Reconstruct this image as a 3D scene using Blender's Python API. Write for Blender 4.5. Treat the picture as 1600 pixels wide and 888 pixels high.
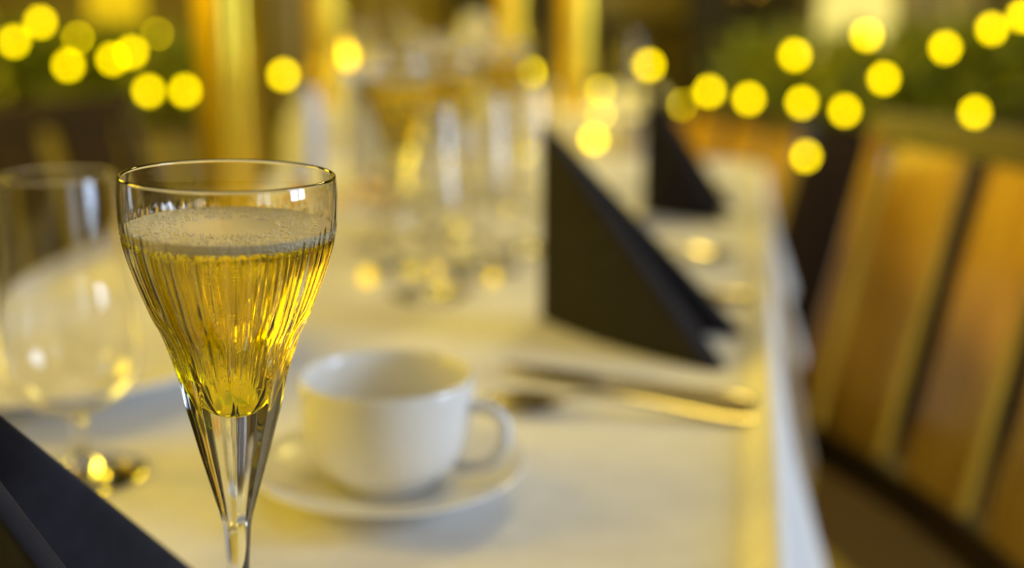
import bpy, bmesh, math, random
import numpy as np
from mathutils import Vector, Matrix

for o in list(bpy.data.objects): bpy.data.objects.remove(o)
SC = bpy.context.scene
COL = SC.collection
PI = math.pi
R = math.radians

# ------------------------------------------------------------------ camera
cam_d = bpy.data.cameras.new('camera'); cam = bpy.data.objects.new('camera', cam_d); COL.objects.link(cam)
cam.location = (0, 0, 0.99)
cam.rotation_euler = (R(90 - 13.4), 0, R(11.0))
cam_d.sensor_width = 36.0
cam_d.lens = 36.0 * 1900.0 / 1600.0
cam_d.clip_start = 0.02
cam_d.dof.use_dof = True
cam_d.dof.focus_distance = 0.372
cam_d.dof.aperture_fstop = 3.45
SC.camera = cam

# ------------------------------------------------------------------ world, lights, exposure
SC.view_settings.view_transform = 'Standard'
SC.view_settings.look = 'None'
SC.view_settings.exposure = -0.06
SC.view_settings.gamma = 1.0
SC.view_settings.use_curve_mapping = False
SC.cycles.sample_clamp_indirect = 10.0
SC.cycles.max_bounces = 16
SC.cycles.transmission_bounces = 16
SC.cycles.transparent_max_bounces = 8

world = bpy.data.worlds.new('World'); SC.world = world; world.use_nodes = True
world.node_tree.nodes['Background'].inputs[0].default_value = (0.55, 0.72, 1.0, 1)
world.node_tree.nodes['Background'].inputs[1].default_value = 1.0

def area(name, loc, target, sx, sy, col, w):
    d = bpy.data.lights.new(name, 'AREA'); d.shape = 'RECTANGLE'; d.size = sx; d.size_y = sy
    d.color = col; d.energy = w
    o = bpy.data.objects.new(name, d); COL.objects.link(o); o.location = loc
    o.rotation_euler = (Vector(target) - Vector(loc)).to_track_quat('-Z', 'Y').to_euler()
    return o
# daylight through the two window openings of the right wall
area('daylight_window', (2.24, -1.05, 1.45), (0, -1.05, 1.45), 0.9, 1.5, (0.60, 0.75, 1.0), 8)
area('daylight_window', (2.24, 0.75, 1.45), (0, 0.75, 1.45), 0.9, 1.5, (0.60, 0.75, 1.0), 68)
# added warm area lights from the left and overhead, without any lamp fittings
area('warm_left_light', (-1.7, 0.35, 1.40), (-0.15, 0.5, 0.80), 0.6, 0.6, (1.0, 0.68, 0.0), 17)  # warm light from the left, a bare area in mid-air
area('warm_left_light', (-2.0, -1.9, 1.75), (-0.2, 0.6, 0.75), 0.8, 0.8, (1.0, 0.72, 0.02), 13)  # unseen light added to brighten the front of the cup
area('warm_left_light', (-2.6, 2.0, 1.65), (0.2, 2.2, 0.8), 0.8, 0.8, (1.0, 0.74, 0.05), 36)  # unseen light added to lift the back left of the room
area('overhead_fill', (-0.45, 0.7, 2.5), (-0.45, 0.7, 0), 1.3, 1.3, (1.0, 0.90, 0.76), 4.5)  # added overhead so light reaches the froth through the open rim
area('overhead_fill', (0.2, 3.0, 2.5), (0.1, 3.0, 0), 0.6, 0.6, (1.0, 0.80, 0.20), 38)  # added above the right garland to brighten leaves and backdrop

# ------------------------------------------------------------------ materials
def mat(name, col=(0.8, 0.8, 0.8), rough=0.5, metal=0.0, **kw):
    m = bpy.data.materials.new(name); m.use_nodes = True
    b = m.node_tree.nodes['Principled BSDF']
    b.inputs['Base Color'].default_value = (*col, 1)
    b.inputs['Roughness'].default_value = rough
    b.inputs['Metallic'].default_value = metal
    for k, v in kw.items(): b.inputs[k.replace('_', ' ')].default_value = v
    return m
def noise_mat(name, c1, c2, scale=(1, 1, 1), nscale=5.0, detail=4.0, rough=0.6, metal=0.0, bump=0.0, bscale=None, bdist=0.001, lo=0.35, hi=0.65, **kw):
    m = mat(name, c1, rough, metal, **kw); nt = m.node_tree; b = nt.nodes['Principled BSDF']
    tc = nt.nodes.new('ShaderNodeTexCoord'); mp = nt.nodes.new('ShaderNodeMapping')
    mp.inputs['Scale'].default_value = scale
    nt.links.new(tc.outputs['Object'], mp.inputs['Vector'])
    n = nt.nodes.new('ShaderNodeTexNoise'); n.inputs['Scale'].default_value = nscale; n.inputs['Detail'].default_value = detail
    nt.links.new(mp.outputs['Vector'], n.inputs['Vector'])
    r = nt.nodes.new('ShaderNodeValToRGB'); r.color_ramp.elements[0].position = lo; r.color_ramp.elements[1].position = hi
    r.color_ramp.elements[0].color = (*c1, 1); r.color_ramp.elements[1].color = (*c2, 1)
    nt.links.new(n.outputs['Fac'], r.inputs['Fac']); nt.links.new(r.outputs['Color'], b.inputs['Base Color'])
    if bump:
        n2 = nt.nodes.new('ShaderNodeTexNoise'); n2.inputs['Scale'].default_value = bscale or nscale * 8
        nt.links.new(mp.outputs['Vector'], n2.inputs['Vector'])
        bp = nt.nodes.new('ShaderNodeBump'); bp.inputs['Strength'].default_value = bump; bp.inputs['Distance'].default_value = bdist
        nt.links.new(n2.outputs['Fac'], bp.inputs['Height']); nt.links.new(bp.outputs['Normal'], b.inputs['Normal'])
    return m
def glass_mat(name, col=(1, 1, 1), ior=1.5, rough=0.0):
    m = bpy.data.materials.new(name); m.use_nodes = True; nt = m.node_tree; nt.nodes.clear()
    o = nt.nodes.new('ShaderNodeOutputMaterial'); g = nt.nodes.new('ShaderNodeBsdfGlass')
    g.inputs['Color'].default_value = (*col, 1); g.inputs['IOR'].default_value = ior; g.inputs['Roughness'].default_value = rough
    nt.links.new(g.outputs[0], o.inputs[0]); return m
def emit_mat(name, col, s):
    m = bpy.data.materials.new(name); m.use_nodes = True; nt = m.node_tree; nt.nodes.clear()
    o = nt.nodes.new('ShaderNodeOutputMaterial'); e = nt.nodes.new('ShaderNodeEmission')
    e.inputs[0].default_value = (*col, 1); e.inputs[1].default_value = s
    nt.links.new(e.outputs[0], o.inputs[0]); return m

M = {}
M['cloth'] = noise_mat('white_cloth', (0.80, 0.77, 0.72), (0.84, 0.82, 0.78), nscale=60, rough=0.9, bump=0.25, bscale=1400, bdist=0.0003)
M['china'] = mat('white_china', (0.86, 0.84, 0.80), 0.22, Coat_Weight=0.3)
M['napkin'] = noise_mat('charcoal_napkin', (0.015, 0.013, 0.017), (0.021, 0.019, 0.024), nscale=120, rough=0.85, bump=0.35, bscale=1600, bdist=0.0003, Specular_IOR_Level=0.25)
M['glass'] = glass_mat('clear_glass', (0.99, 0.99, 0.985), 1.5)
M['wine'] = glass_mat('golden_wine', (1.0, 0.90, 0.05), 1.34)
M['foam'] = mat('wine_foam', (1.0, 0.90, 0.62), 0.35)
M['bubble'] = glass_mat('bubble_gas', (1, 0.97, 0.8), 0.75)
M['steel'] = mat('polished_steel', (0.42, 0.36, 0.23), 0.2, 1.0)
M['wax'] = mat('daylight_tinted_wax', (0.62, 0.68, 0.95), 0.4)  # white candle wax with blue window light put into its colour
M['wick'] = mat('dark_wick', (0.03, 0.02, 0.02), 0.9)
M['flame'] = emit_mat('candle_flame', (1.0, 0.66, 0.02), 8)
M['bulb'] = emit_mat('yellow_bulb', (1.0, 0.74, 0.0), 14.5)
M['amber'] = emit_mat('amber_bulb', (1.0, 0.66, 0.04), 2.2)
M['wire'] = mat('dark_green_wire', (0.02, 0.035, 0.01), 0.6)
M['leaf'] = noise_mat('garland_leaf', (0.13, 0.18, 0.006), (0.38, 0.38, 0.015), nscale=9, rough=0.45)
M['stem'] = mat('garland_stem', (0.06, 0.045, 0.01), 0.8)
M['oak'] = noise_mat('honey_oak', (0.50, 0.26, 0.016), (0.66, 0.38, 0.032), scale=(12, 12, 1.2), nscale=3, rough=0.22, bump=0.1, bdist=0.0008)
M['walnut'] = noise_mat('dark_walnut', (0.024, 0.011, 0.003), (0.042, 0.020, 0.005), scale=(10, 10, 1.2), nscale=3, rough=0.4)
M['black_wood'] = noise_mat('black_brown_wood', (0.010, 0.007, 0.003), (0.020, 0.013, 0.005), scale=(8, 8, 1), nscale=3, rough=0.5)
M['floorwood'] = noise_mat('floor_wood', (0.05, 0.028, 0.008), (0.085, 0.048, 0.014), scale=(1.2, 9, 1), nscale=4, rough=0.4)
M['wall'] = noise_mat('olive_plaster', (0.20, 0.155, 0.030), (0.23, 0.18, 0.038), nscale=6, rough=0.85)
M['ceiling'] = noise_mat('cream_ceiling', (0.26, 0.22, 0.12), (0.29, 0.25, 0.14), nscale=6, rough=0.9)
M['curtain'] = noise_mat('olive_curtain', (0.44, 0.36, 0.10), (0.50, 0.42, 0.13), nscale=40, rough=0.9)
M['blind'] = noise_mat('grey_beige_blind', (0.40, 0.35, 0.20), (0.44, 0.385, 0.23), nscale=40, rough=0.9)
M['shade'] = emit_mat('lit_lampshade', (1.0, 0.82, 0.20), 1.15)
M['shade2'] = emit_mat('lit_lampshade_yellow', (1.0, 0.64, 0.01), 1.0)
M['brass'] = mat('brass', (0.75, 0.48, 0.10), 0.25, 1.0)
M['canvas'] = noise_mat('olive_canvas', (0.27, 0.21, 0.05), (0.33, 0.26, 0.07), nscale=8, rough=0.8)
M['frame_black'] = mat('black_frame', (0.008, 0.006, 0.004), 0.5)
M['window_paint'] = mat('white_window_paint', (0.75, 0.74, 0.7), 0.4)

def gold_glitter():
    m = mat('gold_glitter', (1.0, 0.70, 0.06), 0.28, 1.0); nt = m.node_tree; b = nt.nodes['Principled BSDF']
    tc = nt.nodes.new('ShaderNodeTexCoord')
    v = nt.nodes.new('ShaderNodeTexVoronoi'); v.inputs['Scale'].default_value = 420
    nt.links.new(tc.outputs['Object'], v.inputs['Vector'])
    sep = nt.nodes.new('ShaderNodeSeparateColor'); nt.links.new(v.outputs['Color'], sep.inputs[0])
    bp = nt.nodes.new('ShaderNodeBump'); bp.inputs['Strength'].default_value = 0.8; bp.inputs['Distance'].default_value = 0.0015
    nt.links.new(sep.outputs[0], bp.inputs['Height']); nt.links.new(bp.outputs['Normal'], b.inputs['Normal'])
    return m
M['gold'] = gold_glitter()
M['olive_paint'] = noise_mat('olive_painted_wood', (0.26, 0.21, 0.06), (0.31, 0.25, 0.08), nscale=5, rough=0.5)

# ------------------------------------------------------------------ mesh helpers
def link_mesh(name, verts, faces, m, parent=None, smooth=True, loc=None):
    me = bpy.data.meshes.new(name); me.from_pydata([tuple(v) for v in verts], [], faces); me.update()
    if smooth: me.polygons.foreach_set('use_smooth', [True] * len(me.polygons))
    me.materials.append(m)
    o = bpy.data.objects.new(name, me); COL.objects.link(o)
    if parent: o.parent = parent
    if loc is not None: o.location = loc
    return o
def tag(o, label=None, cat=None, group=None, kind=None):
    if label: o['label'] = label
    if cat: o['category'] = cat
    if group: o['group'] = group
    if kind: o['kind'] = kind
    return o
def thing(name, label, cat, loc=(0, 0, 0), rz=0.0, group=None):
    o = bpy.data.objects.new(name, None); COL.objects.link(o); o.empty_display_size = 0.03
    o.location = loc; o.rotation_euler = (0, 0, rz)
    return tag(o, label, cat, group)
def copy_tree(o, label=None, group=None, parent=None):
    c = o.copy(); COL.objects.link(c)
    if parent: c.parent = parent
    if label: c['label'] = label
    if group: c['group'] = group
    for ch in list(o.children): copy_tree(ch, parent=c)
    return c
def lathe_data(prof, n=64, rfun=None):
    """prof: list of (r, z); ends with r==0 become poles"""
    V, Fc, rows = [], [], []
    for r, z in prof:
        if r < 1e-7:
            rows.append([len(V)]); V.append((0, 0, z))
        else:
            row = []
            for k in range(n):
                t = 2 * PI * k / n
                rr = rfun(r, z, t) if rfun else r
                row.append(len(V)); V.append((rr * math.cos(t), rr * math.sin(t), z))
            rows.append(row)
    for a, b in zip(rows, rows[1:]):
        for k in range(n):
            k2 = (k + 1) % n
            if len(a) == 1 and len(b) == 1: continue
            if len(a) == 1: Fc.append((a[0], b[k2], b[k]))
            elif len(b) == 1: Fc.append((a[k], a[k2], b[0]))
            else: Fc.append((a[k], a[k2], b[k2], b[k]))
    return V, Fc
def lathe(name, prof, m, parent=None, n=64, rfun=None, loc=None):
    """profile runs from bottom outside upwards, so normals point outwards"""
    V, Fc = lathe_data(prof, n, rfun)
    return link_mesh(name, V, Fc, m, parent, True, loc)
def spline(pts, n):
    """Catmull-Rom through 2-D/3-D points"""
    P = [np.array(p, float) for p in pts]; P = [2 * P[0] - P[1]] + P + [2 * P[-1] - P[-2]]
    out = []
    for i in range(1, len(P) - 2):
        for k in range(n):
            t = k / n
            out.append(0.5 * ((2 * P[i]) + (-P[i - 1] + P[i + 1]) * t + (2 * P[i - 1] - 5 * P[i] + 4 * P[i + 1] - P[i + 2]) * t * t + (-P[i - 1] + 3 * P[i] - 3 * P[i + 1] + P[i + 2]) * t ** 3))
    out.append(P[-2]); return out
def tube_data(path, rad, n=12, flat=1.0, closed=False):
    P = [Vector(p) for p in path]; V, Fc, rows = [], [], []
    up = Vector((0, 0, 1))
    for i, p in enumerate(P):
        t = (P[min(i + 1, len(P) - 1)] - P[max(i - 1, 0)]).normalized()
        s = t.cross(up)
        if s.length < 1e-3: s = t.cross(Vector((0, 1, 0)))
        s.normalize(); u = s.cross(t).normalized()
        r = rad[i] if isinstance(rad, (list, tuple)) else rad
        row = []
        for k in range(n):
            a = 2 * PI * k / n
            q = p + s * math.cos(a) * r + u * math.sin(a) * r * flat
            row.append(len(V)); V.append(tuple(q))
        rows.append(row)
    for a, b in zip(rows, rows[1:]):
        for k in range(n): Fc.append((a[k], a[(k + 1) % n], b[(k + 1) % n], b[k]))
    Fc.append(tuple(reversed(rows[0]))); Fc.append(tuple(rows[-1]))
    return V, Fc
def tube(name, path, rad, m, parent=None, n=12, flat=1.0):
    V, Fc = tube_data(path, rad, n, flat); return link_mesh(name, V, Fc, m, parent)
def box_data(x0, x1, y0, y1, z0, z1):
    V = [(x, y, z) for x in (x0, x1) for y in (y0, y1) for z in (z0, z1)]
    return V, [(0, 1, 3, 2), (4, 6, 7, 5), (0, 4, 5, 1), (2, 3, 7, 6), (0, 2, 6, 4), (1, 5, 7, 3)]
def merge(parts):
    V, Fc = [], []
    for v, f in parts:
        o = len(V); V += list(v); Fc += [tuple(i + o for i in q) for q in f]
    return V, Fc
def box(name, x0, x1, y0, y1, z0, z1, m, parent=None, bev=0.0):
    V, Fc = box_data(x0, x1, y0, y1, z0, z1)
    o = link_mesh(name, V, Fc, m, parent, False)
    if bev:
        bm = bmesh.new(); bm.from_mesh(o.data)
        bmesh.ops.bevel(bm, geom=list(bm.edges), offset=bev, segments=2, affect='EDGES', profile=0.5)
        bm.to_mesh(o.data); bm.free()
    return o
def ico_data(c, r, sub=1):
    bm = bmesh.new(); bmesh.ops.create_icosphere(bm, subdivisions=sub, radius=1.0)
    V = np.array([v.co[:] for v in bm.verts]); Fc = [tuple(v.index for v in f.verts) for f in bm.faces]; bm.free()
    return V, Fc
ICO1 = ico_data(0, 1, 1); ICO2 = ico_data(0, 1, 2)
def spheres(name, cs, rs, m, parent, ico=ICO1, squash=1.0):
    V0, F0 = ico; nv = len(V0); V = []; Fc = []
    for i, (c, r) in enumerate(zip(cs, rs)):
        V += [tuple(v) for v in (V0 * r * np.array([1, 1, squash]) + np.array(c))]; Fc += [tuple(k + i * nv for k in f) for f in F0]
    return link_mesh(name, V, Fc, m, parent)

TZ = 0.75          # table height

# ------------------------------------------------------------------ the room
X0, X1, Y0, Y1, ZC = -2.9, 2.2, -2.6, 3.6, 2.6
tag(box('floor', X0, X1, Y0, Y1, -0.1, 0, M['floorwood']), kind='structure')
tag(box('ceiling', X0, X1, Y0, Y1, ZC, ZC + 0.1, M['ceiling']), kind='structure')
tag(box('wall_back', X0, X1, Y1, Y1 + 0.1, 0, ZC, M['wall']), kind='structure')
tag(box('wall_left', X0 - 0.1, X0, Y0, Y1, 0, ZC, M['wall']), kind='structure')
tag(box('wall_front', X0, X1, Y0 - 0.1, Y0, 0, ZC, M['wall']), kind='structure')
wins = [(-1.5, -0.6), (0.3, 1.2)]; WZ0, WZ1 = 0.7, 2.2
segs = [box_data(X1, X1 + 0.1, Y0, Y1, 0, WZ0), box_data(X1, X1 + 0.1, Y0, Y1, WZ1, ZC)]
ys = [Y0, wins[0][0], wins[0][1], wins[1][0], wins[1][1], Y1]
for a, b in ((0, 1), (2, 3), (4, 5)): segs.append(box_data(X1, X1 + 0.1, ys[a], ys[b], WZ0, WZ1))
V, Fc = merge(segs); tag(link_mesh('wall_right', V, Fc, M['wall'], None, False), kind='structure')
for i, (a, b) in enumerate(wins):
    fr = [box_data(X1 - 0.02, X1 + 0.03, a, a + 0.06, WZ0, WZ1), box_data(X1 - 0.02, X1 + 0.03, b - 0.06, b, WZ0, WZ1),
          box_data(X1 - 0.02, X1 + 0.03, a, b, WZ0, WZ0 + 0.06), box_data(X1 - 0.02, X1 + 0.03, a, b, WZ1 - 0.06, WZ1),
          box_data(X1 - 0.01, X1 + 0.02, (a + b) / 2 - 0.025, (a + b) / 2 + 0.025, WZ0, WZ1),
          box_data(X1 - 0.01, X1 + 0.02, a, b, 1.55, 1.60)]
    V, Fc = merge(fr); tag(link_mesh('window_%d' % (i + 1), V, Fc, M['window_paint'], None, False), kind='structure')

# ------------------------------------------------------------------ tables and cloths
def rounded_rect(x0, x1, y0, y1, r, step=0.03, cs=10):
    pts = []
    def seg(a, b):
        n = max(2, int((Vector(b) - Vector(a)).length / step))
        for k in range(n): pts.append((Vector(a).lerp(Vector(b), k / n), None))
    corners = [((x1 - r, y0 + r), -90), ((x1 - r, y1 - r), 0), ((x0 + r, y1 - r), 90), ((x0 + r, y0 + r), 180)]
    out = []
    for i, (c, a0) in enumerate(corners):
        for k in range(cs):
            a = R(a0 + 90 * k / cs); out.append(((c[0] + r * math.cos(a), c[1] + r * math.sin(a)), (math.cos(a), math.sin(a))))
        a = R(a0 + 90); nx, ny = math.cos(a), math.sin(a)
        s = (c[0] + r * nx, c[1] + r * ny); c2, b0 = corners[(i + 1) % 4]; e = (c2[0] + r * nx, c2[1] + r * ny)
        L = math.hypot(e[0] - s[0], e[1] - s[1]); n = max(2, int(L / step))
        for k in range(n): out.append(((s[0] + (e[0] - s[0]) * k / n, s[1] + (e[1] - s[1]) * k / n), (nx, ny)))
    return out
def cloth(name, x0, x1, y0, y1, z, rc, prof, wave, label, seed=0):
    rnd = random.Random(seed); ol = rounded_rect(x0, x1, y0, y1, rc); n = len(ol); V, Fc = [], []
    s = 0; ss = []
    for i in range(n):
        ss.append(s); a, b = ol[i][0], ol[(i + 1) % n][0]; s += math.hypot(a[0] - b[0], a[1] - b[1])
    ph = [rnd.uniform(0, 6.28) for _ in range(4)]
    for (off, dz) in prof:
        for i, (p, nn) in enumerate(ol):
            t = ss[i]; drop = max(0.0, -dz - 0.02)
            w = wave * drop * (math.sin(t * 2 * PI / 0.31 + ph[0]) + 0.6 * math.sin(t * 2 * PI / 0.17 + ph[1]) + 0.5 * math.sin(t * 2 * PI / 0.53 + ph[2]))
            V.append((p[0] + nn[0] * (off + w), p[1] + nn[1] * (off + w), z + dz))
    for j in range(len(prof) - 1):
        for i in range(n):
            i2 = (i + 1) % n; Fc.append((j * n + i, (j + 1) * n + i, (j + 1) * n + i2, j * n + i2))
    Fc.append(tuple(range(n)))
    o = link_mesh(name, V, Fc, M['cloth']); o.data.polygons[len(Fc) - 1].use_smooth = False
    return tag(o, label, 'tablecloth')
def table(x0, x1, y0, y1, label):
    t = thing('dining_table', label, 'table', ((x0 + x1) / 2, (y0 + y1) / 2, 0))
    hx, hy = (x1 - x0) / 2, (y1 - y0) / 2
    box('table_top', -hx, hx, -hy, hy, TZ - 0.03, TZ - 0.002, M['walnut'], t, 0.004)
    for sx in (-1, 1):
        for sy in (-1, 1):
            cx, cy = sx * (hx - 0.09), sy * (hy - 0.09)
            tube('leg', [(cx, cy, 0), (cx, cy, TZ - 0.03)], [0.018, 0.024], M['walnut'], t)
    return t
TX0, TX1, TY0, TY1 = -0.59, 0.012, -0.75, 1.74
table(TX0, TX1 - 0.004, TY0, TY1, 'long narrow banquet table hidden under the near white cloth')
near_prof = [(-0.045, 0.0), (-0.03, 0.0), (-0.012, 0.0), (-0.0075, 0.0003), (-0.0045, 0.0018), (-0.001, 0.0048), (0.0025, 0.0078), (0.006, 0.0096), (0.009, 0.0098), (0.012, 0.0080),
             (0.0145, 0.0040), (0.016, -0.003), (0.017, -0.010), (0.019, -0.025), (0.024, -0.055), (0.031, -0.09), (0.042, -0.125), (0.053, -0.165)]
cloth('tablecloth', TX0, TX1, TY0, TY1, TZ + 0.0005, 0.05, near_prof, 0.035, 'white cloth with a raised hem covering the near banquet table', 3)
FX0, FX1, FY0, FY1 = -1.0, -0.22, 2.52, 3.22
table(FX0, FX1, FY0, FY1, 'banquet table hidden under the far white cloth by the back wall')
far_prof = [(-0.03, 0.0), (-0.005, 0), (0.002, -0.003), (0.006, -0.012), (0.012, -0.06), (0.02, -0.14), (0.03, -0.26), (0.036, -0.36)]
cloth('tablecloth', FX0, FX1, FY0, FY1, TZ + 0.0005, 0.04, far_prof, 0.03, 'white cloth covering the far banquet table beyond the glasses', 5)
TT = TZ + 0.0006   # top of the cloth

# ------------------------------------------------------------------ champagne glass with wine
GX, GY = -0.1614, 0.346
out_ctrl = [(0.0038, 0.0520), (0.0038, 0.0554), (0.0042, 0.0621), (0.0048, 0.0705), (0.0068, 0.0788), (0.0090, 0.0871), (0.0112, 0.0953), (0.0132, 0.1034), (0.0152, 0.1114), (0.0167, 0.1193),
            (0.0187, 0.1272), (0.0212, 0.1350), (0.0247, 0.1427), (0.0301, 0.1579), (0.0326, 0.1690), (0.0331, 0.1771), (0.0330, 0.1811), (0.0326, 0.1845)]
in_ctrl = [(0.0316, 0.1845), (0.0320, 0.1811), (0.0321, 0.1771), (0.0316, 0.1690), (0.0290, 0.1579), (0.0232, 0.1427), (0.0194, 0.1350), (0.0163, 0.1272), (0.0128, 0.1193), (0.0095, 0.1140), (0.0055, 0.1106), (0.0, 0.1094)]
outer = [tuple(p) for p in spline(out_ctrl, 7)]
rim = [(0.0325, 0.1850), (0.0321, 0.1853), (0.0317, 0.1850)]
inner = [tuple(p) for p in spline(in_ctrl, 7)]
inner[-1] = (0.0, inner[-1][1])
NF = 9
def cut(r, z, t):
    """concave cut flutes on the lower bowl and stem, ending in pointed arches, and faint optic ribs above"""
    if r < 0.0036: return r
    c = abs(math.cos(NF * t / 2 + 0.35))
    top = 0.118 + 0.030 * c
    a = min(1.0, max(0.0, (top - z) / 0.010)); a = a * a * (3 - 2 * a)
    a *= min(1.0, max(0.35, (z - 0.05) / 0.03))
    k = min(1.0, max(0.0, (z - 0.120) / 0.01)) * min(1.0, max(0.0, (0.172 - z) / 0.006))
    rib = 0.00017 * k * (math.sin(37 * t + 1.0) + 0.9 * math.sin(59 * t + 2.1) + 0.8 * math.sin(83 * t))
    return r * (1 - 0.085 * a * c) + rib
foot_top = [(0.0, 0.0), (0.028, 0.0), (0.0305, 0.0006), (0.031, 0.0013), (0.0303, 0.0019), (0.024, 0.0032), (0.014, 0.0058), (0.0075, 0.0095), (0.0050, 0.0140)]
stem_p = [(0.0050, 0.0140), (0.0040, 0.020), (0.0036, 0.030), (0.0036, 0.042), (0.0038, 0.0520)]
g = thing('champagne_glass', 'sharp cut-glass champagne flute full of golden wine beside the china cup', 'glass', (GX, GY, TT + 0.0009), 0, 'filled champagne glasses')
g.rotation_euler = (0, R(1.8), 0)
lathe('foot', foot_top, M['glass'], g, 96)
lathe('stem', [tuple(p) for p in spline(stem_p, 6)], M['glass'], g, 180, cut)
lathe('bowl', outer + rim + inner, M['glass'], g, 360, cut)

LZ = 0.1695
def r_in(z):
    for (ra, za), (rb, zb) in zip(in_ctrl, in_ctrl[1:]):
        if zb <= z <= za: return rb + (ra - rb) * (z - zb) / (za - zb)
    return 0.0
LW = LZ - 0.0036       # the wine meets the froth collar here
lp = [(r, z) for r, z in inner if z < LW - 0.0004]
liq = [(0.0, lp[-1][1] - 0.00015)] + [(r + 0.00012, z) for r, z in reversed(lp[:-1])] + [(r_in(LW) + 0.00012, LW), (r_in(LW) - 0.0016, LW + 0.0012), (r_in(LW) - 0.0045, LW + 0.0020), (0.016, LW + 0.0024), (0.0, LW + 0.0024)]
w = thing('sparkling_wine', 'golden bubbling wine with pale froth in the sharp foreground flute', 'wine', (GX, GY, TT + 0.0009), 0, 'champagne in the flutes')
w.rotation_euler = (0, R(1.8), 0)
lathe('wine_body', liq, M['wine'], w, 240)
rnd = random.Random(11)
cs, rs = [], []
for i in range(2600):       # froth collar against the glass
    t = rnd.uniform(0, 2 * PI); dz = min(abs(rnd.gauss(0, 0.0022)), 0.0055); z = LZ - 0.0002 - dz
    rr = r_in(z) - rnd.uniform(0.00025, 0.0005); s_ = rnd.uniform(0.00020, 0.00050)
    cs.append((rr * math.cos(t), rr * math.sin(t), z)); rs.append(s_)
for i in range(1700):       # froth lying on the surface, denser near the wall
    rr = (r_in(LZ) - 0.0006) * math.sqrt(1 - rnd.random() ** 1.8 * 0.8); t = rnd.uniform(0, 2 * PI)
    cs.append((rr * math.cos(t), rr * math.sin(t), LZ - 0.0004)); rs.append(rnd.uniform(0.0002, 0.00055))
tag(spheres('froth_bubbles', cs, rs, M['foam'], w), kind='stuff')
lathe('froth_layer', [(0.0, LW + 0.0026), (0.016, LW + 0.0026), (r_in(LW) - 0.0045, LW + 0.0022), (r_in(LW) - 0.0016, LW + 0.0015), (r_in(LW) - 0.0005, LW + 0.0006), (r_in(LZ - 0.002) - 0.0004, LZ - 0.002), (r_in(LZ) - 0.0004, LZ - 0.0002), (r_in(LZ) - 0.002, LZ - 0.0006), (0.02, LZ - 0.0007), (0.0, LZ - 0.0007)], M['foam'], w, 96)
cs, rs = [], []
for sidx in range(16):      # rising strings of bubbles
    t = rnd.uniform(0, 2 * PI); f = rnd.uniform(0.1, 0.9)
    for k in range(rnd.randint(8, 20)):
        z = rnd.uniform(0.118, 0.166); rr = f * (r_in(z) - 0.001)
        cs.append((rr * math.cos(t) + rnd.gauss(0, 0.0005), rr * math.sin(t) + rnd.gauss(0, 0.0005), z)); rs.append(rnd.uniform(0.00018, 0.00042))
tag(spheres('rising_bubbles', cs, rs, M['bubble'], w), kind='stuff')

# ------------------------------------------------------------------ wide wine goblet
gob_out = [(0.0036, 0.026), (0.0045, 0.030), (0.0090, 0.0345), (0.0200, 0.0400), (0.0295, 0.0490), (0.0340, 0.0620), (0.0334, 0.0829), (0.0306, 0.1089), (0.0288, 0.1313), (0.0275, 0.1500), (0.0271, 0.1545)]
go = [tuple(p) for p in spline(gob_out, 7)]
gi = [(max(r - 0.0011, 0.0), z) for r, z in reversed(go) if z > 0.0385]
gi += [(0.0120, 0.0368), (0.0060, 0.0352), (0.0, 0.0348)]
gfoot = [(0.0, 0.0), (0.029, 0.0), (0.0318, 0.0006), (0.0322, 0.0013), (0.0315, 0.0018), (0.022, 0.0030), (0.012, 0.0055), (0.0065, 0.0095), (0.0045, 0.013)]
gob = thing('wine_goblet', 'empty short-stemmed wine goblet in front of the left plate', 'glass', (-0.327, 0.530, TT), 0, 'empty wine goblets')
lathe('foot', gfoot, M['glass'], gob, 72)
lathe('stem', [tuple(p) for p in spline([(0.0045, 0.013), (0.0036, 0.018), (0.0036, 0.026)], 5)], M['glass'], gob, 72)
lathe('bowl', go + [(0.0268, 0.1550), (0.0263, 0.1548)] + gi, M['glass'], gob, 96)

# ------------------------------------------------------------------ cup and saucer
sc_c = (-0.1665, 0.541)
sp = [(0.0, 0.002), (0.030, 0.002), (0.031, 0.0), (0.034, 0.0), (0.035, 0.003), (0.048, 0.0065), (0.0595, 0.0115), (0.0655, 0.0148), (0.0670, 0.0158), (0.0668, 0.0166), (0.0655, 0.0166),
      (0.0590, 0.0138), (0.0480, 0.0092), (0.0360, 0.0064), (0.0300, 0.0058), (0.0285, 0.0048), (0.0, 0.0046)]
tag(lathe('saucer', sp, M['china'], None, 96, loc=(sc_c[0], sc_c[1], TT)), 'round white china saucer under the coffee cup', 'saucer')
cup = thing('coffee_cup', 'plain white china coffee cup on its saucer', 'cup', (-0.1684, 0.5453, TT + 0.0050), R(-4))
cz = 0.0545
cprof = [(0.0, 0.0020), (0.0215, 0.0020), (0.0225, 0.0), (0.0250, 0.0), (0.0262, 0.0030), (0.0262, 0.0042), (0.0300, 0.0058), (0.0345, 0.0098), (0.0385, 0.0160), (0.0412, 0.0240), (0.0424, 0.0330), (0.0428, 0.0430), (0.0427, 0.0510), (0.0425, cz - 0.0008),
         (0.0418, cz), (0.0405, cz - 0.0008), (0.0402, 0.0490), (0.0400, 0.0400), (0.0393, 0.0300), (0.0375, 0.0210), (0.0340, 0.0130), (0.0280, 0.0080), (0.0180, 0.0062), (0.0, 0.0058)]
lathe('cup_body', cprof, M['china'], cup, 128)
hp = spline([(0.0405, 0, 0.0405), (0.0480, 0, 0.0415), (0.0560, 0, 0.0390), (0.0605, 0, 0.0310), (0.0590, 0, 0.0220), (0.0520, 0, 0.0140), (0.0430, 0, 0.0105), (0.0340, 0, 0.0105)], 6)
tube('handle', hp, 0.0034, M['china'], cup, 16, 1.0)

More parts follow.
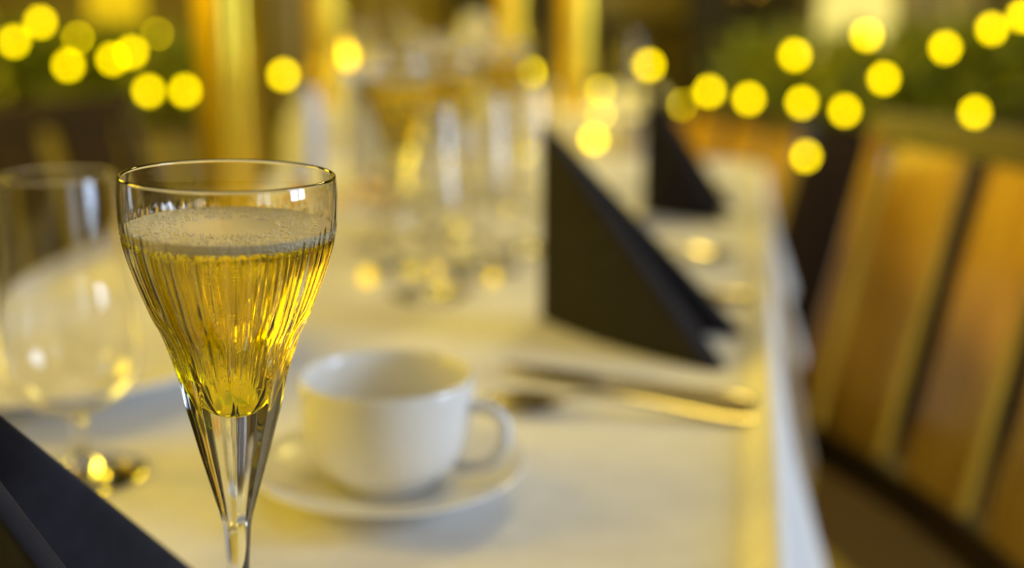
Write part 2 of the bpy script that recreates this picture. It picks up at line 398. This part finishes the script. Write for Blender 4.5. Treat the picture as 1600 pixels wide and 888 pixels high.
# ------------------------------------------------------------------ plates
pp = [(0.0, 0.003), (0.075, 0.003), (0.077, 0.0), (0.081, 0.0), (0.083, 0.004), (0.105, 0.012), (0.132, 0.0195), (0.1360, 0.0210), (0.1362, 0.0222), (0.1345, 0.0226), (0.120, 0.0190), (0.100, 0.0135), (0.088, 0.0080), (0.080, 0.0066), (0.0, 0.0062)]
tag(lathe('dinner_plate', pp, M['china'], None, 128, loc=(-0.440, 0.688, TT)), 'large white dinner plate at the left table edge behind the goblet', 'plate')

# ------------------------------------------------------------------ folded napkins
def napkin(name, label, ridge, apex, feet, bows, th=0.011):
    """standing folded napkin: triangular wings that open from one upright fold; every wing is a doubled cloth with a rolled sloping edge"""
    base = Vector(ridge); V, Fc = [], []
    for foot, bow in zip(feet, bows):
        f = Vector(foot); u = (f - base); u.z = 0
        nrm = Vector((u.y, -u.x, 0)).normalized()
        if nrm.y > 0: nrm = -nrm
        A = Vector(apex); NI, NJ = 18, 22
        o = len(V)
        # s: 0 at the upright fold .. 1 at the sloping edge; v: 0 bottom .. 1 apex
        loop = []
        NR = 6
        for j in range(NJ + 1):
            v = j / NJ * 0.985
            left = base.lerp(A, v); right = f.lerp(A, v)
            t0 = 0.0012; t1 = th * (1 - v) ** 0.35 + 0.002
            row = []
            for i in range(NI + 1):                                   # front sheet
                s = i / NI; p = left.lerp(right, s); b = bow * math.sin(PI * s) * (1 - v)
                hh = (t0 + (t1 - t0) * s ** 1.4) / 2
                row.append(p + nrm * (b + hh))
            h1 = t1 / 2; d = (right - left); d = d.normalized() if d.length > 1e-5 else u.normalized()
            for k in range(1, NR):                                    # rolled edge
                a = PI * k / NR; row.append(right + nrm * h1 * math.cos(a) + d * 0.45 * h1 * math.sin(a))
            for i in range(NI, -1, -1):                               # back sheet
                s = i / NI; p = left.lerp(right, s); b = bow * math.sin(PI * s) * (1 - v)
                hh = (t0 + (t1 - t0) * s ** 1.4) / 2
                row.append(p + nrm * (b - hh))
            loop.append(row)
        m = len(loop[0])
        for row in loop: V += [tuple(p - base) for p in row]
        for j in range(NJ):
            for i in range(m - 1): Fc.append((o + j * m + i, o + j * m + i + 1, o + (j + 1) * m + i + 1, o + (j + 1) * m + i))
            Fc.append((o + j * m + m - 1, o + j * m, o + (j + 1) * m, o + (j + 1) * m + m - 1))
        Fc.append(tuple(o + i for i in reversed(range(m)))); Fc.append(tuple(o + NJ * m + i for i in range(m)))
    ob = link_mesh(name, V, Fc, M['napkin'], None, True, tuple(base)); return tag(ob, label, 'napkin', 'standing charcoal napkins')
napkin('folded_napkin', 'tall charcoal napkin standing folded beside the knife and spoon', (-0.1484, 0.878, TT), (-0.149, 0.884, TT + 0.149), [(-0.013, 0.776, TT), (0.000, 0.864, TT)], [0.010, 0.004], 0.016)
napkin('folded_napkin', 'smaller-looking charcoal napkin standing near the far table corner', (-0.1136, 1.348, TT), (-0.114, 1.352, TT + 0.149), [(-0.024, 1.312, TT), (-0.018, 1.400, TT)], [0.008, 0.004], 0.016)
napkin('folded_napkin', 'close charcoal napkin cut off by the lower left picture corner', (-0.270, 0.318, TT), (-0.2622, 0.3102, TT + 0.149), [(-0.2031, 0.4219, TT), (-0.143, 0.297, TT)], [0.004, 0.002], 0.009)

# ------------------------------------------------------------------ cutlery
def flatware(name, label, a, b, sections, names, mats, cat, lift=0.0015, group=None):
    """sections: lists (t along 0..1, half width, half thickness, height, dish); one list per part"""
    A, B = Vector((a[0], a[1], 0)), Vector((b[0], b[1], 0)); L = (B - A).length
    th = thing(name, label, cat, (a[0], a[1], TT), math.atan2(B.y - A.y, B.x - A.x), group)
    for nm, secs, m in zip(names, sections, mats):
        S = spline(secs, 6); V, Fc, n = [], [], 14
        for t, hw, ht, h, dish in S:
            for k in range(n):
                an = 2 * PI * k / n; yy = math.cos(an) * max(hw, 0.0002); zz = math.sin(an) * ht
                zz += dish * (abs(math.cos(an)) ** 2)
                V.append((t * L, yy, lift + h + ht + zz))
        for j in range(len(S) - 1):
            for k in range(n): Fc.append((j * n + k, j * n + (k + 1) % n, (j + 1) * n + (k + 1) % n, (j + 1) * n + k))
        Fc.append(tuple(reversed(range(n)))); Fc.append(tuple((len(S) - 1) * n + k for k in range(n)))
        o = link_mesh(nm, V, Fc, m, th)
    return th
knife_secs = [[(0, 0.0010, 0.0006, 0.0030, 0), (0.05, 0.0052, 0.0008, 0.0028, 0), (0.2, 0.0088, 0.0009, 0.0026, 0), (0.38, 0.0092, 0.0011, 0.0024, 0), (0.44, 0.0060, 0.0018, 0.0020, 0)],
              [(0.44, 0.0050, 0.0022, 0.0015, 0), (0.5, 0.0048, 0.0030, 0.0008, 0), (0.7, 0.0062, 0.0036, 0.0, 0), (0.92, 0.0080, 0.0038, 0.0, 0), (0.99, 0.0070, 0.0030, 0.0004, 0), (1.0, 0.0030, 0.0015, 0.0015, 0)]]
spoon_secs = [[(0, 0.0010, 0.0006, 0.0045, 0.0), (0.03, 0.0085, 0.0008, 0.0030, 0.0016), (0.12, 0.0150, 0.0010, 0.0, 0.0050), (0.2, 0.0145, 0.0010, 0.0, 0.0050), (0.28, 0.0080, 0.0012, 0.0030, 0.0024), (0.32, 0.0038, 0.0014, 0.0065, 0.0004)],
              [(0.32, 0.0034, 0.0015, 0.0065, 0), (0.40, 0.0028, 0.0018, 0.0080, 0), (0.6, 0.0040, 0.0016, 0.0060, 0), (0.85, 0.0072, 0.0014, 0.0008, 0), (0.97, 0.0085, 0.0013, 0.0, 0), (1.0, 0.0040, 0.0012, 0.0004, 0)]]
st = [M['steel']] * 2
flatware('dessert_spoon', 'steel dessert spoon with its bowl pointing at the cup handle', (-0.1475, 0.671), (0.011, 0.676), spoon_secs, ['spoon_bowl', 'handle'], st, 'spoon', group='steel cutlery')
flatware('table_knife', 'steel table knife lying between the spoon and the near napkin', (-0.150, 0.742), (0.011, 0.697), knife_secs, ['blade', 'handle'], st, 'knife', group='steel cutlery')
flatware('table_knife', 'steel table knife half hidden behind the near napkin', (-0.150, 0.965), (0.008, 0.958), knife_secs, ['blade', 'handle'], st, 'knife', group='steel cutlery')
flatware('dessert_spoon', 'steel spoon lying between the two standing napkins on the right', (-0.005, 1.120), (-0.165, 1.130), spoon_secs, ['spoon_bowl', 'handle'], st, 'spoon', group='steel cutlery')
flatware('dessert_spoon', 'steel spoon nearest the far corner of the white table', (-0.010, 1.520), (-0.165, 1.530), spoon_secs, ['spoon_bowl', 'handle'], st, 'spoon', group='steel cutlery')

# ------------------------------------------------------------------ blurred glassware in the middle of the table
flutes = [(-0.300, 1.020), (-0.278, 1.110), (-0.362, 1.240), (-0.280, 1.390), (-0.372, 1.500), (-0.430, 1.625)]
goblets = [(-0.228, 1.030), (-0.345, 1.125), (-0.300, 1.205), (-0.365, 1.365), (-0.470, 1.525), (-0.300, 1.520), (-0.335, 1.650), (-0.208, 1.125), (-0.250, 0.935)]
ORD = ['first', 'second', 'third', 'fourth', 'fifth', 'sixth', 'seventh', 'eighth', 'ninth', 'tenth']
def by_view(p): return p[0] / p[1]
flutes.sort(key=by_view); goblets.sort(key=by_view)
for k, (x, y) in enumerate(flutes):
    c = copy_tree(g, '%s blurred champagne flute from the left in the mid-table glasses' % ORD[k], 'blurred champagne flutes mid-table'); c.location = (x, y, TT); c.rotation_euler = (0, 0, x * 40)
    if True:
        c = copy_tree(w, 'golden wine in the %s blurred flute from the left mid-table' % ORD[k], 'wine in the blurred flutes'); c.location = (x, y, TT); c.rotation_euler = (0, 0, 0)
for k, (x, y) in enumerate(goblets):
    c = copy_tree(gob, '%s empty blurred goblet from the left in the mid-table glasses' % ORD[k], 'blurred goblets mid-table'); c.location = (x, y, TT)

# ------------------------------------------------------------------ candles and gold columns
def candle(loc, h, tilt, label, lit=True):
    t = thing('taper_candle', label, 'candle', loc); t.rotation_euler = tilt
    lathe('candle_holder', [(0.0, 0.0), (0.030, 0.0), (0.032, 0.002), (0.030, 0.005), (0.016, 0.008), (0.010, 0.014), (0.0115, 0.022), (0.0155, 0.030), (0.0145, 0.031), (0.0, 0.031)], M['brass'], t, 32)
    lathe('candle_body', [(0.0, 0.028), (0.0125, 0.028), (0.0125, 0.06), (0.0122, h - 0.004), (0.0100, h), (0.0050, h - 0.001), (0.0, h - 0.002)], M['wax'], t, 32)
    tube('wick', [(0, 0, h - 0.003), (0, 0, h + 0.008)], 0.0008, M['wick'], t, 8)
    if lit: lathe('flame', [(0.0, h + 0.004), (0.0040, h + 0.007), (0.0056, h + 0.012), (0.0045, h + 0.019), (0.0020, h + 0.027), (0.0, h + 0.033)], M['flame'], t, 16)
candle((-0.450, 1.400, TT), 0.155, (0, R(-7), 0), 'lit candle with window blue put in its wax, leaning left behind the right side of the flute')
candle((-0.495, 1.330, TT), 0.135, (0, 0, 0), 'short unlit candle with window blue put in its wax, between gold column and leaning candle', False)
def gold_column(loc, h, r, label):
    t = thing('gold_column_vase', label, 'vase', loc, 0, 'gold glitter column vases')
    def fl(rr, z, a): return rr * (1 - 0.10 * (0.5 + 0.5 * math.cos(7 * a)))
    lathe('foot_ring', [(0.0, 0.0), (r * 1.15, 0.0), (r * 1.2, 0.006), (r * 1.1, 0.012), (r * 1.0, 0.014)], M['gold'], t, 70)
    lathe('column', [(r * 1.0, 0.014), (r, 0.03), (r * 1.02, h * 0.5), (r, h - 0.02), (r * 1.04, h - 0.004), (r * 1.02, h), (r * 0.9, h), (r * 0.9, h - 0.03), (0, h - 0.035)], M['gold'], t, 112, fl)
gold_column((-0.532, 1.190, TT), 0.46, 0.0305, 'wide fluted gold glitter column behind the sharp flute')
gold_column((-0.372, 2.62, TT), 0.50, 0.036, 'gold glitter column on the far table nearest the dark napkins')
gold_column((-0.602, 3.08, TT), 0.50, 0.032, 'thin gold glitter column standing back on the far table')
gold_column((-0.945, 2.67, TT), 0.42, 0.040, 'gold glitter column above the leaning candle on the far table')

# things on the far table
vz = thing('white_vase', 'pale rounded vase standing on the far white table', 'vase', (-0.672, 2.98, TT))
lathe('vase_body', [(0.0, 0.0), (0.028, 0.0), (0.034, 0.02), (0.040, 0.08), (0.0395, 0.13), (0.034, 0.165), (0.024, 0.185), (0.018, 0.192), (0.016, 0.188), (0.022, 0.178), (0.0, 0.15)], M['china'], vz, 48)
fl_f = [(-0.85, 2.58), (-0.76, 2.62), (-0.56, 2.60), (-0.80, 2.80)]; fl_g = [(-0.86, 2.68), (-0.66, 2.66), (-0.26, 2.70), (-0.48, 2.72), (-0.92, 2.90)]
fl_f.sort(key=by_view); fl_g.sort(key=by_view)
for k, (x, y) in enumerate(fl_f):
    c = copy_tree(g, '%s empty champagne flute from the left on the far table' % ORD[k], 'glasses on the far table'); c.location = (x, y, TT); c.rotation_euler = (0, 0, 0)
for k, (x, y) in enumerate(fl_g):
    c = copy_tree(gob, '%s empty wine goblet from the left on the far table' % ORD[k], 'glasses on the far table'); c.location = (x, y, TT)

# ------------------------------------------------------------------ chairs
def chair(label, top_center, facing, wood, rail):
    """facing: angle of the direction the sitter looks; top_center: middle of the top rail"""
    fx, fy = math.cos(facing), math.sin(facing)
    t = thing('dining_chair', label, 'chair', (top_center[0] + fx * 0.30, top_center[1] + fy * 0.30, 0), facing, 'wooden dining chairs')
    H = top_center[2]
    def back_x(z):          # recline of the back
        k = max(0.0, (z - 0.42) / (H - 0.42)); return -0.205 - 0.095 * k ** 1.2
    # seat with rounded front
    pts = rounded_rect(-0.20, 0.21, -0.21, 0.21, 0.05, 0.05, 6); n = len(pts); V, Fc = [], []
    prof = [(-0.012, 0.405), (0.0, 0.411), (0.003, 0.42), (-0.002, 0.431), (-0.012, 0.435)]
    for off, z in prof:
        for p, nn in pts: V.append((p[0] + nn[0] * off, p[1] + nn[1] * off, z))
    for j in range(len(prof) - 1):
        for i in range(n): Fc.append((j * n + i, j * n + (i + 1) % n, (j + 1) * n + (i + 1) % n, (j + 1) * n + i))
    Fc.append(tuple(reversed(range(n)))); Fc.append(tuple((len(prof) - 1) * n + i for i in range(n)))
    link_mesh('seat', V, Fc, wood, t)
    for s in (-1, 1):
        tube('leg', [(0.17, s * 0.17, 0.406), (0.18, s * 0.18, 0.2), (0.185, s * 0.185, 0.0)], [0.020, 0.018, 0.014], rail, t)
        tube('leg', [(-0.17, s * 0.185, 0.43), (-0.19, s * 0.187, 0.2), (-0.225, s * 0.19, 0.0)], [0.020, 0.018, 0.015], rail, t)
        zz = [0.42 + (H - 0.02 - 0.42) * k / 10 for k in range(11)]
        tube('back_post', [(back_x(z), s * (0.215 + 0.012 * (z - 0.42)), z) for z in zz], [0.017 - 0.004 * k / 10 for k in range(11)], wood, t)
    # curved rails
    def bar(name, z0, z1, th, m, half=0.235, bow=0.022):
        V, Fc = [], []; N = 14
        for k in range(N + 1):
            y = -half + 2 * half * k / N; b = -bow * (1 - (y / half) ** 2)
            for z in (z0, z1):
                for q in (th / 2, -th / 2): V.append((back_x(z) + b + q, y, z))
        for k in range(N):
            a = k * 4; c = a + 4
            Fc += [(a, a + 2, c + 2, c), (a + 1, c + 1, c + 3, a + 3), (a + 2, a + 3, c + 3, c + 2), (a, c, c + 1, a + 1)]
        Fc += [(0, 1, 3, 2), (N * 4, N * 4 + 2, N * 4 + 3, N * 4 + 1)]
        return link_mesh(name, V, Fc, m, t, False)
    bar('top_rail', H - 0.030, H, 0.024, rail)
    bar('lower_rail', 0.50, 0.535, 0.020, rail, 0.195)
    # three wide curved slats
    for c in (-0.140, 0.0, 0.140):
        V, Fc = [], []; N = 12; Wn = 4
        for j in range(N + 1):
            z = 0.525 + (H - 0.022 - 0.525) * j / N
            for i in range(Wn + 1):
                y = c + (i / Wn - 0.5) * 0.096; b = -0.022 * (1 - (y / 0.215) ** 2)
                V.append((back_x(z) + b + 0.006, y, z))
        m1 = len(V); V += [(x - 0.012, y, z) for x, y, z in V]
        for j in range(N):
            for i in range(Wn):
                a = j * (Wn + 1) + i; Fc.append((a, a + 1, a + Wn + 2, a + Wn + 1)); Fc.append((m1 + a, m1 + a + Wn + 1, m1 + a + Wn + 2, m1 + a + 1))
            a = j * (Wn + 1); Fc.append((a, a + Wn + 1, m1 + a + Wn + 1, m1 + a)); a += Wn; Fc.append((a, m1 + a, m1 + a + Wn + 1, a + Wn + 1))
        link_mesh('slat', V, Fc, wood, t, False)
    for s in (-1, 1): tube('stretcher', [(0.178, s * 0.18, 0.2), (-0.19, s * 0.187, 0.2)], 0.010, rail, t, 10)
    tube('stretcher', [(0, -0.18, 0.2), (0, 0.18, 0.2)], 0.010, rail, t, 10)
    return t
chair('honey brown wooden chair with wide slats, nearest on the right', (0.236, 1.14, 0.868), R(204), M['oak'], M['walnut'])
chair('honey brown wooden chair beyond the far table corner', (-0.01, 2.26, 0.785), R(207), M['oak'], M['walnut'])
chair('dark brown wooden chair at the left side of the near table', (-0.93, 1.42, 0.85), R(-8), M['walnut'], M['walnut'])

# ------------------------------------------------------------------ string lights, garlands
def string_lights(label, pts, r=0.0098, bm='bulb'):
    t = thing('string_lights', label, 'string lights', tuple(pts[0][:3]))
    b = Vector(pts[0][:3])
    path = [Vector(p[:3]) - b for p in pts]
    tube('wire', [tuple(p) for p in spline([tuple(p + Vector((0, 0.012, 0.004))) for p in path], 6)], 0.0016, M['wire'], t, 6)
    V, Fc = lathe_data([(0.0, -1.0)] + [(math.sin(PI * k / 10), -math.cos(PI * k / 10)) for k in range(1, 10)] + [(0.0, 1.0)], 16)
    me = None
    for p, q in zip(path, pts):
        s = r * (q[3] if len(q) > 3 else 1.0)
        if me is None:
            o = link_mesh('bulb', V, Fc, M[bm], t); me = o.data
        else:
            o = bpy.data.objects.new('bulb', me); COL.objects.link(o); o.parent = t
        o.location = p; o.scale = (s, s, s * 1.08)
    return t
string_lights('yellow globe lights strung along the garland on the left sideboard', [(-1.649, 2.55, 0.886), (-1.579, 2.55, 0.929), (-1.519, 2.55, 0.834), (-1.496, 2.56, 0.894, 0.6), (-1.409, 2.55, 0.849), (-1.362, 2.55, 0.864),
    (-1.302, 2.56, 0.905, 0.45), (-1.327, 2.55, 0.779), (-1.239, 2.55, 0.781), (-1.005, 2.55, 0.819)])
string_lights('yellow globe lights over the far table front, lower ones added for glass reflections', [(-0.444, 2.47, 0.835, 1.0), (-0.299, 2.48, 0.801, 0.5), (-0.296, 2.47, 0.753, 0.5), (-0.310, 2.47, 0.702, 0.85), (-0.449, 2.46, 0.668, 0.9)])  # the lower bulbs are added in place of reflections in the glassware
string_lights('yellow globe lights strung along the garland on the right sideboard', [(-0.224, 2.75, 0.837), (-0.142, 2.75, 0.749), (-0.09, 2.75, 0.781), (-0.003, 2.75, 0.766), (0.091, 2.75, 0.862), (0.111, 2.75, 0.76), (0.125, 2.74, 0.644), (0.203, 2.75, 0.744),
    (0.239, 2.75, 0.905), (0.28, 2.75, 0.814), (0.401, 2.75, 0.88), (0.472, 2.75, 0.745), (0.491, 2.75, 0.92), (0.550, 2.75, 0.946)])
string_lights('small amber lights lying among the glass feet on the near table', [(-0.311, 0.96, 0.758), (-0.262, 0.992, 0.758, 0.9), (-0.206, 0.975, 0.758, 0.7)], 0.006, 'amber')
string_lights('small amber lights along the front edge of the far table', [(-0.75, 2.46, 0.771), (-0.657, 2.46, 0.733), (-0.552, 2.46, 0.745), (-0.478, 2.46, 0.765)], 0.011, 'amber')
def garland(label, path, rad, n, seed, leaf=0.05, floor_z=0.703):
    rnd = random.Random(seed); b = Vector(path[0]); S = spline(path, 12)
    t = thing('evergreen_garland', label, 'garland', tuple(b))
    tube('branch', [tuple(Vector(p) - b) for p in S], 0.008, M['stem'], t, 8)
    V, Fc = [], []
    for i in range(n):
        c = Vector(S[rnd.randrange(len(S))]) - b
        d = Vector((rnd.gauss(0, 1), rnd.gauss(0, 1), rnd.gauss(0, 1))).normalized()
        c = c + d * rad * rnd.random() ** 0.5
        a = (d + Vector((rnd.gauss(0, 0.6), rnd.gauss(0, 0.6), rnd.gauss(0, 0.6)))).normalized()
        s = a.cross(Vector((rnd.gauss(0, 1), rnd.gauss(0, 1), rnd.gauss(0, 1)))).normalized(); u = a.cross(s)
        L = leaf * rnd.uniform(0.6, 1.2); Wd = L * 0.28; o = len(V)
        V += [tuple(c), tuple(c + a * L * 0.5 + s * Wd + u * Wd * 0.4), tuple(c + a * L), tuple(c + a * L * 0.5 - s * Wd + u * Wd * 0.4)]
        Fc += [(o, o + 1, o + 2), (o, o + 2, o + 3)]
    V = [(x, y, max(z, floor_z - b.z)) for x, y, z in V]
    tag(link_mesh('leaves', V, Fc, M['leaf'], t, False), kind='stuff')
def sideboard(label, x0, x1, y0, y1, h, doors, m1, m2):
    t = thing('sideboard', label, 'sideboard', ((x0 + x1) / 2, (y0 + y1) / 2, 0)); hx, hy = (x1 - x0) / 2, (y1 - y0) / 2
    box('cabinet_body', -hx + 0.01, hx - 0.01, -hy + 0.01, hy, 0.06, h - 0.025, m1, t, 0.003)
    box('worktop', -hx, hx, -hy, hy, h - 0.025, h, M['walnut'], t, 0.004)
    box('plinth', -hx + 0.03, hx - 0.03, -hy + 0.03, hy, 0, 0.06, M['black_wood'], t)
    wd = (2 * hx - 0.04) / doors
    for k in range(doors):
        a = -hx + 0.02 + wd * k
        dr = box('door', a + 0.004, a + wd - 0.004, -hy - 0.006, -hy + 0.012, 0.08, h - 0.035, m2, t, 0.003)
        tube('knob', [(a + wd - 0.04, -hy - 0.006, h * 0.6), (a + wd - 0.04, -hy - 0.028, h * 0.6)], [0.006, 0.011], M['brass'], dr, 12)
sideboard('dark wooden sideboard under the right garland behind the chairs', -0.02, 1.30, 2.88, 3.28, 0.70, 3, M['black_wood'], M['walnut'])
sideboard('olive painted sideboard under the left garland behind the goblet', -2.40, -1.30, 2.66, 3.06, 0.70, 3, M['olive_paint'], M['olive_paint'])
garland('green evergreen garland with lights on the right sideboard', [(0.0, 2.95, 0.80), (0.20, 2.92, 0.80), (0.42, 2.92, 0.82), (0.65, 2.92, 0.84), (0.95, 2.95, 0.84), (1.20, 3.0, 0.81)], 0.10, 4200, 1)
garland('green evergreen garland with lights on the left sideboard', [(-2.30, 2.74, 0.80), (-1.95, 2.72, 0.84), (-1.70, 2.70, 0.82), (-1.50, 2.70, 0.83), (-1.33, 2.70, 0.80)], 0.085, 3200, 2)

# ------------------------------------------------------------------ back wall furnishings
def curtain(label, x0, x1, y, z0, z1, m, folds):
    V, Fc = [], []; N = 80
    for j, z in enumerate((z0, (z0 + z1) / 2, z1)):
        for i in range(N + 1):
            x = x0 + (x1 - x0) * i / N
            V.append((x, y + 0.022 * math.sin(2 * PI * folds * i / N) + 0.006 * math.sin(2 * PI * folds * 2.3 * i / N), z))
    nv = len(V); V += [(a, b + 0.004, c) for a, b, c in V]
    for s, flip in ((0, False), (nv, True)):
        for j in range(2):
            for i in range(N):
                a = s + j * (N + 1) + i; q = (a, a + 1, a + N + 2, a + N + 1); Fc.append(tuple(reversed(q)) if flip else q)
    return tag(link_mesh('curtain', V, Fc, m), label, 'curtain')
curtain('pale olive curtain hanging behind the far table', -1.16, -0.86, 3.50, 0.02, 2.40, M['curtain'], 5)
curtain('grey beige curtain hanging at the upper right behind the lamp', 0.36, 0.60, 3.52, 0.02, 2.40, M['blind'], 4)
curtain('pale curtain hanging left of the gold column by the back wall', -1.42, -1.22, 3.50, 0.02, 2.40, M['blind'], 4)
def tall_cabinet(label, x0, x1, y0, y1, h):
    t = thing('tall_cabinet', label, 'cabinet', ((x0 + x1) / 2, (y0 + y1) / 2, 0)); hx, hy = (x1 - x0) / 2, (y1 - y0) / 2
    box('cabinet_body', -hx, hx, -hy, hy, 0, h, M['black_wood'], t, 0.004)
    for a, b in ((-hx + 0.005, -0.003), (0.003, hx - 0.005)):
        d = box('door', a, b, -hy - 0.016, -hy, 0.08, h - 0.04, M['black_wood'], t, 0.004)
        kx = -0.03 if a < -0.01 else 0.03
        tube('knob', [(kx, -hy - 0.016, 1.0), (kx, -hy - 0.036, 1.0)], [0.006, 0.011], M['brass'], d, 12)
tall_cabinet('tall black brown cabinet behind the pale vase', -0.84, -0.50, 3.38, 3.58, 1.7)
tall_cabinet('tall black brown cabinet left of the pale lamp', -0.17, 0.13, 3.36, 3.58, 1.7)
pc = thing('framed_picture', 'olive picture with a black frame above the far table', 'picture', (-0.335, 3.57, 0.895))
box('canvas', -0.145, 0.145, 0.0, 0.012, 0.02, 0.62, M['canvas'], pc)
for a, b, c, d in ((-0.16, 0.16, 0.0, 0.025), (-0.16, 0.16, 0.615, 0.64), (-0.16, -0.14, 0.025, 0.615), (0.14, 0.16, 0.025, 0.615)):
    box('frame_bar', a, b, -0.01, 0.02, c, d, M['frame_black'], pc, 0.002)
def lamp(label, x, y, z, zs0, zs1, r0, r1, m, W):
    t = thing('table_lamp', label, 'lamp', (x, y, z))
    lathe('lamp_base', [(0.0, 0.0), (0.06, 0.0), (0.062, 0.008), (0.03, 0.02), (0.018, 0.04), (0.022, (zs0 - z) * 0.5), (0.008, zs0 - z), (0.006, zs0 - z + 0.05), (0, zs0 - z + 0.05)], M['brass'], t, 32)
    lathe('lamp_shade', [(r0, zs0 - z), (r1, zs1 - z), (r1 - 0.003, zs1 - z), (r0 - 0.003, zs0 - z), (r0, zs0 - z)], m, t, 48)
lamp('table lamp with a pale lit shade on the right sideboard', 0.243, 3.13, 0.70, 0.83, 1.12, 0.095, 0.080, M['shade'], 3)
lamp('table lamp with a yellow lit shade on the left sideboard', -1.60, 2.93, 0.70, 0.875, 1.10, 0.070, 0.060, M['shade2'], 3)
